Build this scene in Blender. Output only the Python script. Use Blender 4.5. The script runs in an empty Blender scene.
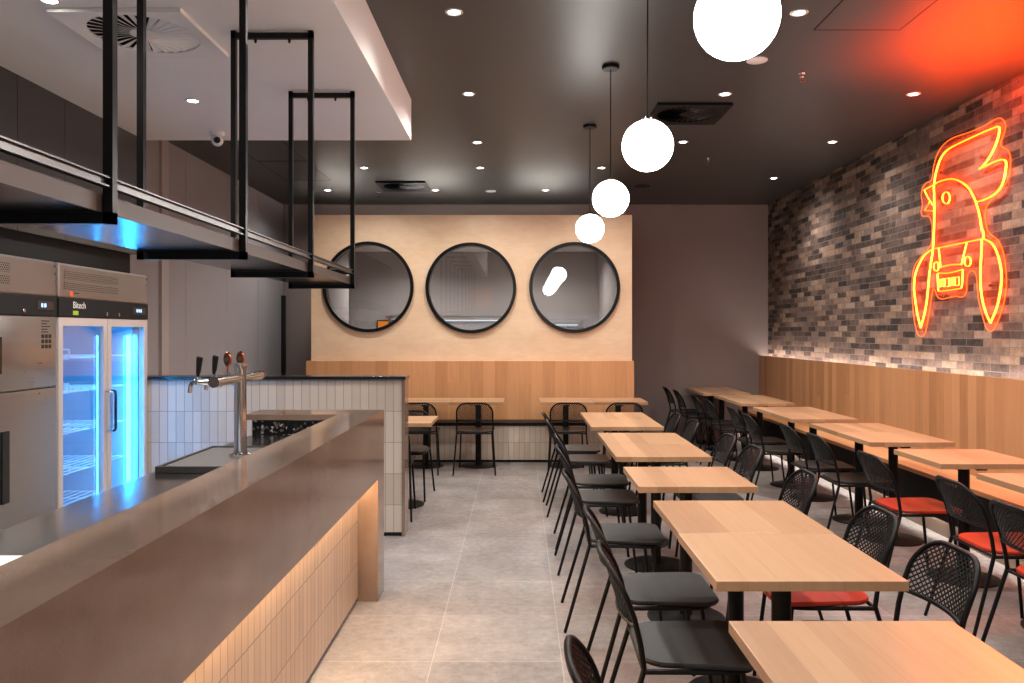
import bpy, bmesh, math, random
from mathutils import Vector, Matrix
R = math.radians
PI = math.pi
rng = random.Random(7)
scene = bpy.context.scene
COL = scene.collection
EYE = 1.52
VX, VY, F = 519.0, 333.0, 800.0

def at(px, py, D):
    return Vector(((px - VX) * D / F, D, EYE + (VY - py) * D / F))

# ------------------------------------------------------------------ mesh helpers
class MB:
    def __init__(self):
        self.v = []; self.f = []
    def add(self, vs, fs):
        b = len(self.v)
        self.v += [tuple(p) for p in vs]
        self.f += [tuple(i + b for i in q) for q in fs]
        return self
    def box(self, x0, x1, y0, y1, z0, z1, bev=0.0):
        if bev > 0:
            bm = bmesh.new()
            bmesh.ops.create_cube(bm, size=1)
            for v in bm.verts:
                v.co = Vector(((x0 + x1) / 2 + v.co.x * (x1 - x0), (y0 + y1) / 2 + v.co.y * (y1 - y0), (z0 + z1) / 2 + v.co.z * (z1 - z0)))
            bmesh.ops.bevel(bm, geom=bm.edges[:], offset=bev, segments=2, affect='EDGES', profile=0.6)
            return self.bm(bm)
        vs = [(x0, y0, z0), (x1, y0, z0), (x1, y1, z0), (x0, y1, z0), (x0, y0, z1), (x1, y0, z1), (x1, y1, z1), (x0, y1, z1)]
        return self.add(vs, [(3, 2, 1, 0), (4, 5, 6, 7), (0, 1, 5, 4), (1, 2, 6, 5), (2, 3, 7, 6), (3, 0, 4, 7)])
    def bm(self, bm):
        bm.verts.index_update()
        vs = [v.co.copy() for v in bm.verts]
        fs = [[v.index for v in f.verts] for f in bm.faces]
        bm.free()
        return self.add(vs, fs)
    def tube(self, pts, r, seg=8, closed=False, caps=True):
        pts = [Vector(p) for p in pts]
        n = len(pts)
        rr = r if isinstance(r, (list, tuple)) else [r] * n
        tang = []
        for i in range(n):
            if closed:
                t = pts[(i + 1) % n] - pts[i - 1]
            else:
                t = pts[min(i + 1, n - 1)] - pts[max(i - 1, 0)]
            if t.length < 1e-9: t = Vector((0, 0, 1))
            tang.append(t.normalized())
        ref = Vector((0, 0, 1)) if abs(tang[0].z) < .9 else Vector((1, 0, 0))
        nrm = (ref - tang[0] * ref.dot(tang[0])).normalized()
        vs = []
        for i in range(n):
            nrm = nrm - tang[i] * nrm.dot(tang[i])
            if nrm.length < 1e-6:
                nrm = tang[i].orthogonal()
            nrm.normalize()
            bn = tang[i].cross(nrm)
            for k in range(seg):
                a = 2 * PI * k / seg
                vs.append(pts[i] + (nrm * math.cos(a) + bn * math.sin(a)) * rr[i])
        fs = []
        m = n if closed else n - 1
        for i in range(m):
            a = i * seg; b = ((i + 1) % n) * seg
            for k in range(seg):
                k2 = (k + 1) % seg
                fs.append((a + k, a + k2, b + k2, b + k))
        if not closed and caps:
            fs.append(tuple(range(seg - 1, -1, -1)))
            fs.append(tuple(range((n - 1) * seg, n * seg)))
        return self.add(vs, fs)
    def lathe(self, prof, c=(0, 0, 0), seg=32, axis='z', caps=True):
        # prof: list of (r, h)
        c = Vector(c); vs = []; fs = []
        def pt(r, h, a):
            if axis == 'z': return c + Vector((r * math.cos(a), r * math.sin(a), h))
            if axis == 'y': return c + Vector((r * math.cos(a), h, r * math.sin(a)))
            return c + Vector((h, r * math.cos(a), r * math.sin(a)))
        for r, h in prof:
            for k in range(seg):
                vs.append(pt(max(r, 1e-5), h, 2 * PI * k / seg))
        for i in range(len(prof) - 1):
            for k in range(seg):
                k2 = (k + 1) % seg
                fs.append((i * seg + k, i * seg + k2, (i + 1) * seg + k2, (i + 1) * seg + k))
        if caps and prof[0][0] > 1e-4: fs.append(tuple(range(seg - 1, -1, -1)))
        if caps and prof[-1][0] > 1e-4: fs.append(tuple(range((len(prof) - 1) * seg, len(prof) * seg)))
        return self.add(vs, fs)
    def prism(self, poly, z0, z1):
        # poly: list of xy
        n = len(poly)
        vs = [(p[0], p[1], z0) for p in poly] + [(p[0], p[1], z1) for p in poly]
        fs = [tuple(range(n - 1, -1, -1)), tuple(range(n, 2 * n))]
        for i in range(n):
            j = (i + 1) % n
            fs.append((i, j, n + j, n + i))
        return self.add(vs, fs)
    def build(self, name, mat, parent=None, smooth=False, fix=True):
        me = bpy.data.meshes.new(name)
        me.from_pydata(self.v, [], self.f)
        if fix:
            bm = bmesh.new(); bm.from_mesh(me)
            bmesh.ops.recalc_face_normals(bm, faces=bm.faces[:])
            bm.to_mesh(me); bm.free()
        if smooth:
            for p in me.polygons: p.use_smooth = True
            try: me.set_sharp_from_angle(angle=R(38))
            except Exception: pass
        me.materials.append(mat)
        o = bpy.data.objects.new(name, me)
        COL.objects.link(o)
        if parent is not None: o.parent = parent
        return o

def fillet(pts, rad, seg=5):
    pts = [Vector(p) for p in pts]
    out = [pts[0]]
    for i in range(1, len(pts) - 1):
        a, b, c = pts[i - 1], pts[i], pts[i + 1]
        u = (a - b); w = (c - b)
        r = min(rad, u.length * .49, w.length * .49)
        p0 = b + u.normalized() * r; p1 = b + w.normalized() * r
        for k in range(seg + 1):
            t = k / seg
            out.append(p0 * (1 - t) ** 2 + b * 2 * t * (1 - t) + p1 * t * t)
    out.append(pts[-1])
    return out

def smooth_path(pts, sub=5, closed=False):
    pts = [Vector(p) for p in pts]
    n = len(pts); out = []
    m = n if closed else n - 1
    for i in range(m):
        p1 = pts[i]; p2 = pts[(i + 1) % n]
        p0 = pts[i - 1] if (closed or i > 0) else p1
        p3 = pts[(i + 2) % n] if (closed or i + 2 < n) else p2
        for k in range(sub):
            t = k / sub
            out.append(.5 * ((2 * p1) + (p2 - p0) * t + (2 * p0 - 5 * p1 + 4 * p2 - p3) * t * t + (3 * p1 - p0 - 3 * p2 + p3) * t ** 3))
    if not closed: out.append(pts[-1])
    return out

def empty(name, loc=(0, 0, 0), rz=0.0):
    o = bpy.data.objects.new(name, None)
    o.empty_display_size = .1
    COL.objects.link(o)
    o.location = loc; o.rotation_euler = (0, 0, rz)
    return o
def tag(o, label, cat, group=None):
    o['label'] = label; o['category'] = cat
    if group: o['group'] = group
    return o
def struct(o):
    o['kind'] = 'structure'; return o
def off(mb, o):
    l = o.location
    mb.v = [(v[0] - l.x, v[1] - l.y, v[2] - l.z) for v in mb.v]; return mb
def copy_tree(o, parent=None):
    c = o.copy(); COL.objects.link(c)
    if parent is not None: c.parent = parent
    for ch in list(o.children):
        copy_tree(ch, c)
    return c

# ------------------------------------------------------------------ materials
def lin(c):
    c = c / 255.0
    return c / 12.92 if c <= .04045 else ((c + .055) / 1.055) ** 2.4
def rgb(r, g, b): return (lin(r), lin(g), lin(b), 1.0)

class NT:
    def __init__(self, name):
        self.m = bpy.data.materials.new(name); self.m.use_nodes = True
        self.t = self.m.node_tree
        self.b = self.t.nodes['Principled BSDF']; self.out = self.t.nodes['Material Output']
    def n(self, typ, **kw):
        nd = self.t.nodes.new(typ)
        for k, v in kw.items(): setattr(nd, k, v)
        return nd
    def l(self, a, b): self.t.links.new(a, b)
    def put(self, sock, val):
        if hasattr(val, 'is_output'): self.l(val, sock)
        else: sock.default_value = val
    def math(self, op, a, b=None, c=None, clamp=False):
        nd = self.n('ShaderNodeMath', operation=op); nd.use_clamp = clamp
        self.put(nd.inputs[0], a)
        if b is not None: self.put(nd.inputs[1], b)
        if c is not None: self.put(nd.inputs[2], c)
        return nd.outputs[0]
    def mix(self, fac, a, b, blend='MIX'):
        nd = self.n('ShaderNodeMix', data_type='RGBA', blend_type=blend)
        self.put(nd.inputs[0], fac); self.put(nd.inputs[6], a); self.put(nd.inputs[7], b)
        return nd.outputs[2]
    def comb(self, x, y, z):
        nd = self.n('ShaderNodeCombineXYZ')
        for i, v in enumerate((x, y, z)): self.put(nd.inputs[i], v)
        return nd.outputs[0]
    def pos(self, kind='obj'):
        if kind == 'obj':
            s = self.n('ShaderNodeTexCoord').outputs['Object']
        else:
            s = self.n('ShaderNodeNewGeometry').outputs['Position']
        sp = self.n('ShaderNodeSeparateXYZ'); self.l(s, sp.inputs[0])
        return s, sp.outputs[0], sp.outputs[1], sp.outputs[2]
    def noise(self, vec, scale, detail=3, rough=.55, dims='3D'):
        nd = self.n('ShaderNodeTexNoise', noise_dimensions=dims)
        if vec is not None: self.l(vec, nd.inputs['Vector'])
        nd.inputs['Scale'].default_value = scale; nd.inputs['Detail'].default_value = detail
        nd.inputs['Roughness'].default_value = rough
        return nd.outputs['Fac']
    def white(self, vec):
        nd = self.n('ShaderNodeTexWhiteNoise', noise_dimensions='3D'); self.l(vec, nd.inputs['Vector'])
        return nd.outputs['Value']
    def ramp(self, fac, stops, interp='LINEAR'):
        nd = self.n('ShaderNodeValToRGB'); cr = nd.color_ramp; cr.interpolation = interp
        while len(cr.elements) > 1: cr.elements.remove(cr.elements[-1])
        cr.elements[0].position = stops[0][0]; cr.elements[0].color = stops[0][1]
        for p, c in stops[1:]:
            e = cr.elements.new(p); e.color = c
        self.l(fac, nd.inputs[0]); return nd.outputs[0]
    def range(self, v, a, b, c, d):
        nd = self.n('ShaderNodeMapRange'); self.put(nd.inputs[0], v)
        for i, k in enumerate((a, b, c, d)): nd.inputs[i + 1].default_value = k
        return nd.outputs[0]
    def bump(self, h, strength=.3, dist=.005):
        nd = self.n('ShaderNodeBump'); nd.inputs['Strength'].default_value = strength; nd.inputs['Distance'].default_value = dist
        self.l(h, nd.inputs['Height']); self.l(nd.outputs[0], self.b.inputs['Normal'])
    def set(self, color=None, rough=None, metal=None, spec=None):
        if color is not None: self.put(self.b.inputs['Base Color'], color)
        if rough is not None: self.put(self.b.inputs['Roughness'], rough)
        if metal is not None: self.put(self.b.inputs['Metallic'], metal)
        if spec is not None: self.put(self.b.inputs['Specular IOR Level'], spec)
        return self

def plain(name, col, rough=.5, metal=0.0, spec=.5, var=.08, scale=6.0):
    t = NT(name); s, x, y, z = t.pos('obj')
    f = t.noise(s, scale, 4)
    dark = tuple(c * (1 - var) for c in col[:3]) + (1,); lite = tuple(min(1, c * (1 + var)) for c in col[:3]) + (1,)
    t.set(t.ramp(f, [(.3, dark), (.7, lite)]), rough, metal, spec)
    return t.m
def emit(name, col, strength):
    t = NT(name); t.t.nodes.remove(t.b)
    e = t.n('ShaderNodeEmission'); e.inputs[0].default_value = col; e.inputs[1].default_value = strength
    t.l(e.outputs[0], t.out.inputs[0]); return t.m

def oak(name, grain_axis, cols, plank=.11, length=1.3, rough=.42, per_obj=True, world=False, streak=1.0, amp=1.0):
    """boards running along grain_axis; across axis is the second of the two in-plane axes"""
    t = NT(name); s, x, y, z = t.pos('world' if world else 'obj')
    A = {'x': x, 'y': y, 'z': z}
    g = A[grain_axis[0]]; c = A[grain_axis[1]]
    row = t.math('FLOOR', t.math('DIVIDE', c, plank))
    rn = t.n('ShaderNodeObjectInfo').outputs['Random'] if per_obj else 0.37
    sh = t.white(t.comb(row, rn, 3.1))
    seg = t.math('FLOOR', t.math('DIVIDE', t.math('ADD', g, t.math('MULTIPLY', sh, length)), length))
    tone = t.white(t.comb(row, seg, rn))
    gv = t.comb(t.math('MULTIPLY', g, 1.6), t.math('MULTIPLY', c, 22.0), t.math('MULTIPLY', t.math('ADD', tone, rn), 37.0))
    n1 = t.noise(gv, 1.6 * streak, 5, .6)
    n2 = t.noise(t.comb(t.math('MULTIPLY', g, 6), t.math('MULTIPLY', c, 160.0), tone), 1.0, 3)
    f = t.math('ADD', t.math('MULTIPLY', tone, .45 * amp), t.math('ADD', t.math('MULTIPLY', n1, .42), t.math('MULTIPLY', n2, .14)))
    col = t.ramp(f, [(.12, cols[0]), (.45, cols[1]), (.85, cols[2])])
    fr = t.math('FRACT', t.math('DIVIDE', c, plank))
    edge = t.math('LESS_THAN', t.math('MINIMUM', fr, t.math('SUBTRACT', 1.0, fr)), .008)
    col = t.mix(t.math('MULTIPLY', edge, .35), col, tuple(v * .45 for v in cols[0][:3]) + (1,))
    t.set(col, rough, 0, .35)
    t.bump(n2, .04, .002)
    return t.m

def cells(name, axU, axV, w, h, stagger, gap, stops, grout, rough=.35, bump=.6, offU=0.0, offV=0.0, mottle=.25, spec=.5, bdist=.004, mscale=9.0):
    t = NT(name); s, x, y, z = t.pos('world'); A = {'x': x, 'y': y, 'z': z}
    u = t.math('ADD', A[axU], offU + 50 * w); v = t.math('ADD', A[axV], offV + 50 * h)
    vv = t.math('DIVIDE', v, h); row = t.math('FLOOR', vv)
    if stagger == 'random':
        sh = t.math('ADD', t.math('MULTIPLY', t.math('MODULO', row, 2.0), .5), t.math('MULTIPLY', t.white(t.comb(row, 5.0, 1.0)), .22))
    elif stagger: sh = t.math('MULTIPLY', t.math('MODULO', row, 2.0), stagger)
    else: sh = 0.0
    uu = t.math('ADD', t.math('DIVIDE', u, w), sh); c = t.math('FLOOR', uu)
    fu = t.math('FRACT', uu); fv = t.math('FRACT', vv)
    du = t.math('MULTIPLY', t.math('MINIMUM', fu, t.math('SUBTRACT', 1.0, fu)), w)
    dv = t.math('MULTIPLY', t.math('MINIMUM', fv, t.math('SUBTRACT', 1.0, fv)), h)
    d = t.math('MINIMUM', du, dv)
    mask = t.range(d, gap * .5, gap * .5 + .0015, 0, 1)
    tone = t.white(t.comb(c, row, 2.0))
    nz = t.noise(s, mscale, 5, .65); nf = t.noise(s, 60.0, 4, .7)
    f = t.math('ADD', tone, t.math('MULTIPLY', t.math('SUBTRACT', nz, .5), mottle * 2))
    f = t.math('ADD', f, t.math('MULTIPLY', t.math('SUBTRACT', nf, .5), mottle), clamp=True)
    col = t.ramp(f, stops)
    col = t.mix(mask, grout, col)
    t.set(col, rough, 0, spec)
    hgt = t.math('ADD', mask, t.math('MULTIPLY', nf, .25 * mottle))
    t.bump(hgt, bump, bdist)
    return t.m

M = {}
M['black'] = plain('black_powder_coat', rgb(8, 8, 8), .45, 0, .2, .1, 40)
M['black_gloss'] = plain('black_gloss', rgb(18, 18, 19), .18, 0, .6, .05, 8)
M['black_matt'] = plain('black_matt', rgb(20, 19, 19), .7, 0, .3, .1, 8)
M['frame_black'] = plain('satin_black_steel', rgb(11, 10, 10), .32, 0, .3, .1, 10)
M['oak_top'] = oak('oak_tabletop', 'yx', (rgb(146, 108, 78), rgb(169, 131, 97), rgb(187, 150, 114)), .1, 9, .3)
M['oak_top_x'] = oak('oak_tabletop_cross', 'xy', (rgb(146, 108, 78), rgb(169, 131, 97), rgb(187, 150, 114)), .1, 9, .3)
M['oak_wall_back'] = oak('oak_panelling', 'zx', (rgb(172, 120, 78), rgb(200, 146, 100), rgb(218, 166, 118)), .145, 8, .45, False, True, 1.0, .55)
M['oak_wall_right'] = oak('oak_panelling_side', 'zy', (rgb(150, 102, 66), rgb(184, 132, 90), rgb(204, 152, 108)), .115, 8, .42, False, True, 1.0, .8)
M['oak_seat'] = oak('oak_bench', 'yx', (rgb(168, 112, 72), rgb(192, 138, 94), rgb(210, 158, 112)), .3, 2.4, .45, False, True)
M['seat_black'] = oak('black_stained_ply', 'yx', (rgb(7, 7, 7), rgb(18, 17, 17), rgb(52, 49, 48)), .5, 4, .4, True)
def birch():
    t = NT('birch_plywood'); s, x, y, z = t.pos('world')
    n = t.noise(t.comb(t.math('MULTIPLY', x, 1.0), y, t.math('MULTIPLY', z, 1.6)), 2.2, 6, .62)
    n2 = t.noise(t.comb(t.math('MULTIPLY', x, 2.0), y, t.math('MULTIPLY', z, 7)), 4.0, 4, .6)
    f = t.math('ADD', t.math('MULTIPLY', n, .7), t.math('MULTIPLY', n2, .3))
    t.set(t.ramp(f, [(.3, rgb(210, 177, 144)), (.5, rgb(220, 190, 157)), (.7, rgb(229, 202, 171))]), .5, 0, .35)
    return t.m
M['birch'] = birch()
def concrete():
    t = NT('grey_floor_tile'); s, x, y, z = t.pos('world')
    tw = .6
    u = t.math('DIVIDE', t.math('ADD', x, 60 - .198), tw); v = t.math('DIVIDE', t.math('ADD', y, 60 - 6.70), tw)
    fu = t.math('FRACT', u); fv = t.math('FRACT', v)
    d = t.math('MULTIPLY', t.math('MINIMUM', t.math('MINIMUM', fu, t.math('SUBTRACT', 1., fu)), t.math('MINIMUM', fv, t.math('SUBTRACT', 1., fv))), tw)
    mask = t.range(d, .0012, .003, 0, 1)
    tone = t.white(t.comb(t.math('FLOOR', u), t.math('FLOOR', v), 1.0))
    n1 = t.noise(s, 3.2, 6, .7); n2 = t.noise(s, 22, 4, .65); n3 = t.noise(s, 95, 3, .7)
    f = t.math('ADD', t.math('MULTIPLY', n1, .5), t.math('ADD', t.math('MULTIPLY', n2, .25), t.math('ADD', t.math('MULTIPLY', n3, .22), t.math('MULTIPLY', tone, .08))))
    col = t.ramp(f, [(.36, rgb(100, 95, 92)), (.52, rgb(126, 119, 115)), (.68, rgb(150, 142, 137))])
    sp = t.ramp(n3, [(.66, (0, 0, 0, 1)), (.74, (1, 1, 1, 1))])
    col = t.mix(t.math('MULTIPLY', sp, .45), col, rgb(206, 200, 194))
    col = t.mix(t.math('MULTIPLY', t.math('SUBTRACT', 1., mask), .45), col, rgb(192, 184, 176))
    t.set(col, t.range(n2, .3, .7, .5, .36), 0, .4)
    t.bump(n3, .06, .002)
    return t.m
M['floor'] = concrete()
bs = [(0.0, rgb(44, 37, 35)), (.1, rgb(62, 50, 45)), (.32, rgb(86, 70, 62)), (.5, rgb(102, 84, 75)), (.68, rgb(116, 97, 88)), (.84, rgb(138, 109, 86)), (1.0, rgb(150, 130, 115))]
M['brick'] = cells('brick_slips', 'y', 'z', .232, .0615, 'random', .005, bs, rgb(112, 98, 90), .75, .7, 0, 0, .5, .25, .006, 13)
ts = [(0, rgb(182, 166, 148)), (.5, rgb(190, 175, 157)), (1, rgb(198, 183, 166))]
M['tile_front'] = cells('stack_tile', 'x', 'z', .0626, .2335, 0, .0035, ts, rgb(146, 135, 122), .3, .4, .875, 0, .1)
M['tile_side'] = cells('stack_tile_side', 'y', 'z', .0626, .2335, 0, .0035, [(0, rgb(178, 154, 128)), (1, rgb(194, 170, 144))], rgb(128, 117, 105), .35, .5, 0, .01, .1)
M['greige'] = plain('greige_wall_paint', rgb(132, 118, 113), .6, 0, .3, .04, 1.5)
M['grey_panel'] = plain('grey_laminate', rgb(152, 148, 150), .42, 0, .4, .03, 1.5)
M['dark_panel'] = plain('charcoal_laminate', rgb(62, 60, 60), .3, 0, .5, .03, 1.2)
M['pale_trim'] = plain('pale_grey_trim', rgb(170, 162, 158), .4, 0, .4, .03, 3)
M['ceiling'] = plain('charcoal_ceiling_paint', rgb(54, 52, 51), .4, 0, .42, .03, .7)
M['white_paint'] = plain('white_ceiling_paint', rgb(232, 228, 224), .6, 0, .3, .02, 1)
M['plastic_white'] = plain('white_plastic', rgb(225, 222, 218), .4, 0, .4, .02, 4)
def stone():
    t = NT('beige_engineered_stone'); s, x, y, z = t.pos('world')
    n = t.noise(s, 1.6, 6, .6); n2 = t.noise(s, 240, 2)
    f = t.math('ADD', t.math('MULTIPLY', n, .8), t.math('MULTIPLY', n2, .2))
    t.set(t.ramp(f, [(.35, rgb(112, 92, 79)), (.55, rgb(128, 107, 93)), (.75, rgb(141, 120, 106))]), .1, 0, .75)
    return t.m
M['stone'] = stone()
def granite():
    t = NT('black_speckled_granite'); s, x, y, z = t.pos('world')
    v = t.n('ShaderNodeTexVoronoi'); v.inputs['Scale'].default_value = 75; t.l(s, v.inputs['Vector'])
    sp = t.n('ShaderNodeSeparateXYZ'); t.l(v.outputs['Color'], sp.inputs[0])
    t.set(t.ramp(sp.outputs[0], [(0, rgb(12, 12, 13)), (.72, rgb(26, 25, 26)), (.84, rgb(70, 66, 64)), (.95, rgb(130, 122, 116))], 'CONSTANT'), .15, 0, .5)
    return t.m
M['granite'] = granite()
def steel(name, axis, col=(.5, .48, .465, 1), rough=.28):
    t = NT(name); s, x, y, z = t.pos('obj'); A = dict(x=x, y=y, z=z)
    sc = [2.0, 2.0, 2.0]; i = 'xyz'.index(axis)
    v = [t.math('MULTIPLY', A[k], 1.0 if k == axis else 30.0) for k in 'xyz']
    n = t.noise(t.comb(*v), 1.0, 3)
    n2 = t.noise(s, 1.8, 3)
    t.set(t.ramp(n, [(.2, tuple(c * .92 for c in col[:3]) + (1,)), (.8, col)]), t.math('ADD', t.range(n2, .3, .7, rough * .8, rough * 1.2), t.math('MULTIPLY', n, .05)), 1.0)
    return t.m
M['steel_y'] = steel('brushed_steel', 'y')
M['tray_reflection_steel'] = steel('tray_steel', 'x', (.13, .12, .115, 1), .3)  # darkened to carry the tray's dark reflections in its colour
M['steel_worktop'] = steel('steel_worktop', 'y', (.55, .55, .55, 1), .13)
M['rail'] = plain('dark_steel_rail', (.12, .117, .115, 1), .28, 1.0, .5, .05, 6)
M['chrome'] = plain('chrome', (.75, .75, .75, 1), .12, 1.0, .5, .03, 4)
M['copper'] = plain('polished_copper', rgb(196, 128, 96), .2, 1.0, .5, .05, 6)
M['bronze'] = plain('bronze_edge', rgb(80, 66, 57), .4, 0.0, .5, .06, 5)
M['alu'] = plain('pale_door_frame', rgb(196, 186, 182), .35, .2, .5, .03, 4)
M['mirror'] = plain('mirror_silver', (.60, .60, .61, 1), .0, 1.0, .5, .0, 1)
M['fridge_inner'] = plain('fridge_liner', rgb(170, 186, 198), .35, 0, .5, .02, 3)
M['wire'] = plain('white_coated_wire', rgb(232, 234, 236), .35, 0, .5, .02, 5)
M['sticker_orange'] = plain('orange_sticker', rgb(232, 84, 40), .5)
M['sticker_lime'] = plain('lime_sticker', rgb(150, 180, 40), .5)
M['logo_white'] = plain('white_lettering', rgb(214, 212, 210), .5)
M['logo_dark'] = plain('dark_print', rgb(46, 34, 30), .5)
M['orange_card'] = plain('orange_poster', rgb(236, 140, 40), .5)
def perforated():
    t = NT('perforated_vent'); s, x, y, z = t.pos('obj')
    a = .016
    u = t.math('DIVIDE', t.math('ADD', y, 40.), a); v = t.math('DIVIDE', t.math('ADD', z, 40.), a * .75)
    u = t.math('ADD', u, t.math('MULTIPLY', t.math('MODULO', t.math('FLOOR', v), 2.), .5))
    fu = t.math('SUBTRACT', t.math('FRACT', u), .5); fv = t.math('MULTIPLY', t.math('SUBTRACT', t.math('FRACT', v), .5), .75)
    d = t.math('SQRT', t.math('ADD', t.math('MULTIPLY', fu, fu), t.math('MULTIPLY', fv, fv)))
    hole = t.math('LESS_THAN', d, .3)
    t.set(t.mix(hole, (.55, .53, .5, 1), rgb(14, 12, 12)), .3, t.math('SUBTRACT', 1.0, hole))
    return t.m
M['vent'] = perforated()
def dripgrid():
    t = NT('drip_grille'); s, x, y, z = t.pos('obj')
    a = .019
    u = t.math('FRACT', t.math('DIVIDE', t.math('ADD', x, 40.), a)); v = t.math('FRACT', t.math('DIVIDE', t.math('ADD', y, 40.), a))
    hole = t.math('MULTIPLY', t.math('LESS_THAN', u, .6), t.math('LESS_THAN', v, .6))
    t.set(t.mix(hole, (.42, .4, .39, 1), rgb(14, 13, 12)), .35, t.math('SUBTRACT', 1.0, hole))
    return t.m
M['drip'] = dripgrid()
M['seat_red'] = oak('red_ply', 'yx', (rgb(128, 30, 16), rgb(158, 40, 20), rgb(178, 50, 26)), .5, 4, .38, True)  # red tones, used on four chair seats
def glass(name, tint, gl=.12):
    t = NT(name); t.t.nodes.remove(t.b)
    tr = t.n('ShaderNodeBsdfTransparent'); tr.inputs[0].default_value = tint
    g = t.n('ShaderNodeBsdfGlossy'); g.inputs['Roughness'].default_value = .02
    lw = t.n('ShaderNodeLayerWeight'); lw.inputs[0].default_value = .35
    f = t.range(lw.outputs['Fresnel'], 0, 1, gl * .4, min(.55, gl * 3))
    mx = t.n('ShaderNodeMixShader'); t.l(f, mx.inputs[0]); t.l(tr.outputs[0], mx.inputs[1]); t.l(g.outputs[0], mx.inputs[2])
    t.l(mx.outputs[0], t.out.inputs[0]); return t.m
M['glass'] = glass('clear_glass', (.93, .96, .98, 1))
M['pane'] = glass('window_glass', (.9, .9, .9, 1), .14)
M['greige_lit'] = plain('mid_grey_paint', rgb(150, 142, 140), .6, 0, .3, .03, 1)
def frosted():
    t = NT('orange_glow_acrylic'); t.t.nodes.remove(t.b)
    tr = t.n('ShaderNodeBsdfTransparent'); df = t.n('ShaderNodeBsdfDiffuse'); df.inputs[0].default_value = (.95, .14, .03, 1)  # orange tint imitates the neon glow inside the acrylic
    mx = t.n('ShaderNodeMixShader'); mx.inputs[0].default_value = .1
    t.l(tr.outputs[0], mx.inputs[1]); t.l(df.outputs[0], mx.inputs[2]); t.l(mx.outputs[0], t.out.inputs[0]); return t.m
M['acrylic'] = frosted()
M['globe'] = emit('opal_globe', (1, .95, .9, 1), 42)
M['lens'] = emit('downlight_lens', (1, .96, .9, 1), 30)
def neon_mat():
    t = NT('neon_orange'); t.t.nodes.remove(t.b)
    e = t.n('ShaderNodeEmission'); lw = t.n('ShaderNodeLayerWeight'); lw.inputs[0].default_value = .5
    t.l(t.ramp(lw.outputs['Facing'], [(.15, (1, .15, .009, 1)), (.6, (1, .012, .0005, 1))]), e.inputs[0]); e.inputs[1].default_value = 42
    t.l(e.outputs[0], t.out.inputs[0]); return t.m
M['neon'] = neon_mat()
M['edge_glow'] = emit('acrylic_edge_glow', (1, .12, .01, 1), 4)  # glow of the acrylic's cut edge, made as emission
M['led_white'] = emit('led_white', (1, .92, .86, 1), 30)
M['led_warm'] = emit('led_warm', (1, .66, .38, 1), 130)
M['led_floor'] = emit('led_floor', (1, .9, .84, 1), 60)
M['led_blue'] = emit('fridge_led', (.015, .36, 1, 1), 60)
M['display'] = emit('display_digits', (.35, .6, 1, 1), 3)
M['orange_lit'] = emit('orange_screen', (1, .3, .03, 1), 1.0)
M['day'] = emit('daylight_sky', (.75, .88, 1, 1), 1.6)

# ------------------------------------------------------------------ room
CZ = 3.35; RX = 3.55; BY = 11.4; BKY = -1.9; LX = -3.36; HZ = 4.0
struct(MB().box(-5.2, RX + .1, BKY - .1, 13.1, -.1, 0).build('floor', M['floor']))
struct(MB().box(-5.2, RX + .1, 1.9, BY + .1, CZ, CZ + .08).build('ceiling', M['ceiling']))
struct(MB().box(-5.2, RX + .1, BKY - .1, 1.9, HZ, HZ + .08).box(-5.2, RX + .1, 1.9, 1.98, CZ + .08, HZ + .08).build('ceiling_front', M['greige']))
struct(MB().box(RX, RX + .1, BKY - .1, BY + .1, 0, HZ).build('wall_right', M['brick']))
struct(MB().box(-5.2, -2.545, BY, BY + .1, 0, CZ).box(1.384, RX, BY, BY + .1, 0, CZ).box(-2.545, 1.384, BY, BY + .1, 2.966, CZ).build('wall_back', M['greige']))
# left wall: far laminated part with fine vertical joints, and the recess behind the fridges
wl = MB()
ed = [6.2, 8.07, 9.2, 10.3, BY]
for a, b in zip(ed, ed[1:]):
    wl.box(LX - .1, LX, a + .003, b - .003, 0, CZ)
wl.box(LX - .12, LX - .008, 6.2, BY, 0, CZ)
wl.box(-4.0, LX, 6.2, 6.26, 0, CZ)
struct(wl.build('wall_left', M['grey_panel']))
struct(MB().box(-4.1, -3.62, BKY, 6.2, 0, HZ).build('wall_kitchen', M['grey_panel']))
struct(MB().box(LX, LX + .025, 7.47, 7.62, 0, CZ).build('trim_1', M['pale_trim']))
struct(MB().box(LX, LX + .05, 11.3, 11.36, 0, 2.05).build('trim_2', M['black_matt']))
# wall behind the camera: solid above a shop front
wf = MB()
wf.box(-4.1, RX, BKY - .1, BKY, 2.06, HZ).box(-4.1, -2.6, BKY - .1, BKY, 0, 2.06).box(2.4, RX, BKY - .1, BKY, 0, 2.06)
struct(wf.build('wall_front', plain('front_wall_paint', rgb(168, 160, 158), .6, 0, .3, .03, 1)))
wn = MB()
for x in (-2.6, -1.6, -.6, .4, 1.4, 2.35):
    wn.box(x, x + .05, BKY - .08, BKY - .02, 0, 2.06)
wn.box(-2.6, 2.4, BKY - .08, BKY - .02, 2.0, 2.06).box(-2.6, 2.4, BKY - .08, BKY - .02, 0, .1).box(-2.6, 2.4, BKY - .08, BKY - .02, 1.86, 1.9)
w1 = struct(wn.build('window_1', M['alu']))
MB().box(-2.6, 2.4, BKY - .055, BKY - .045, .1, 2.0).build('pane', M['glass'], w1)
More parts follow.
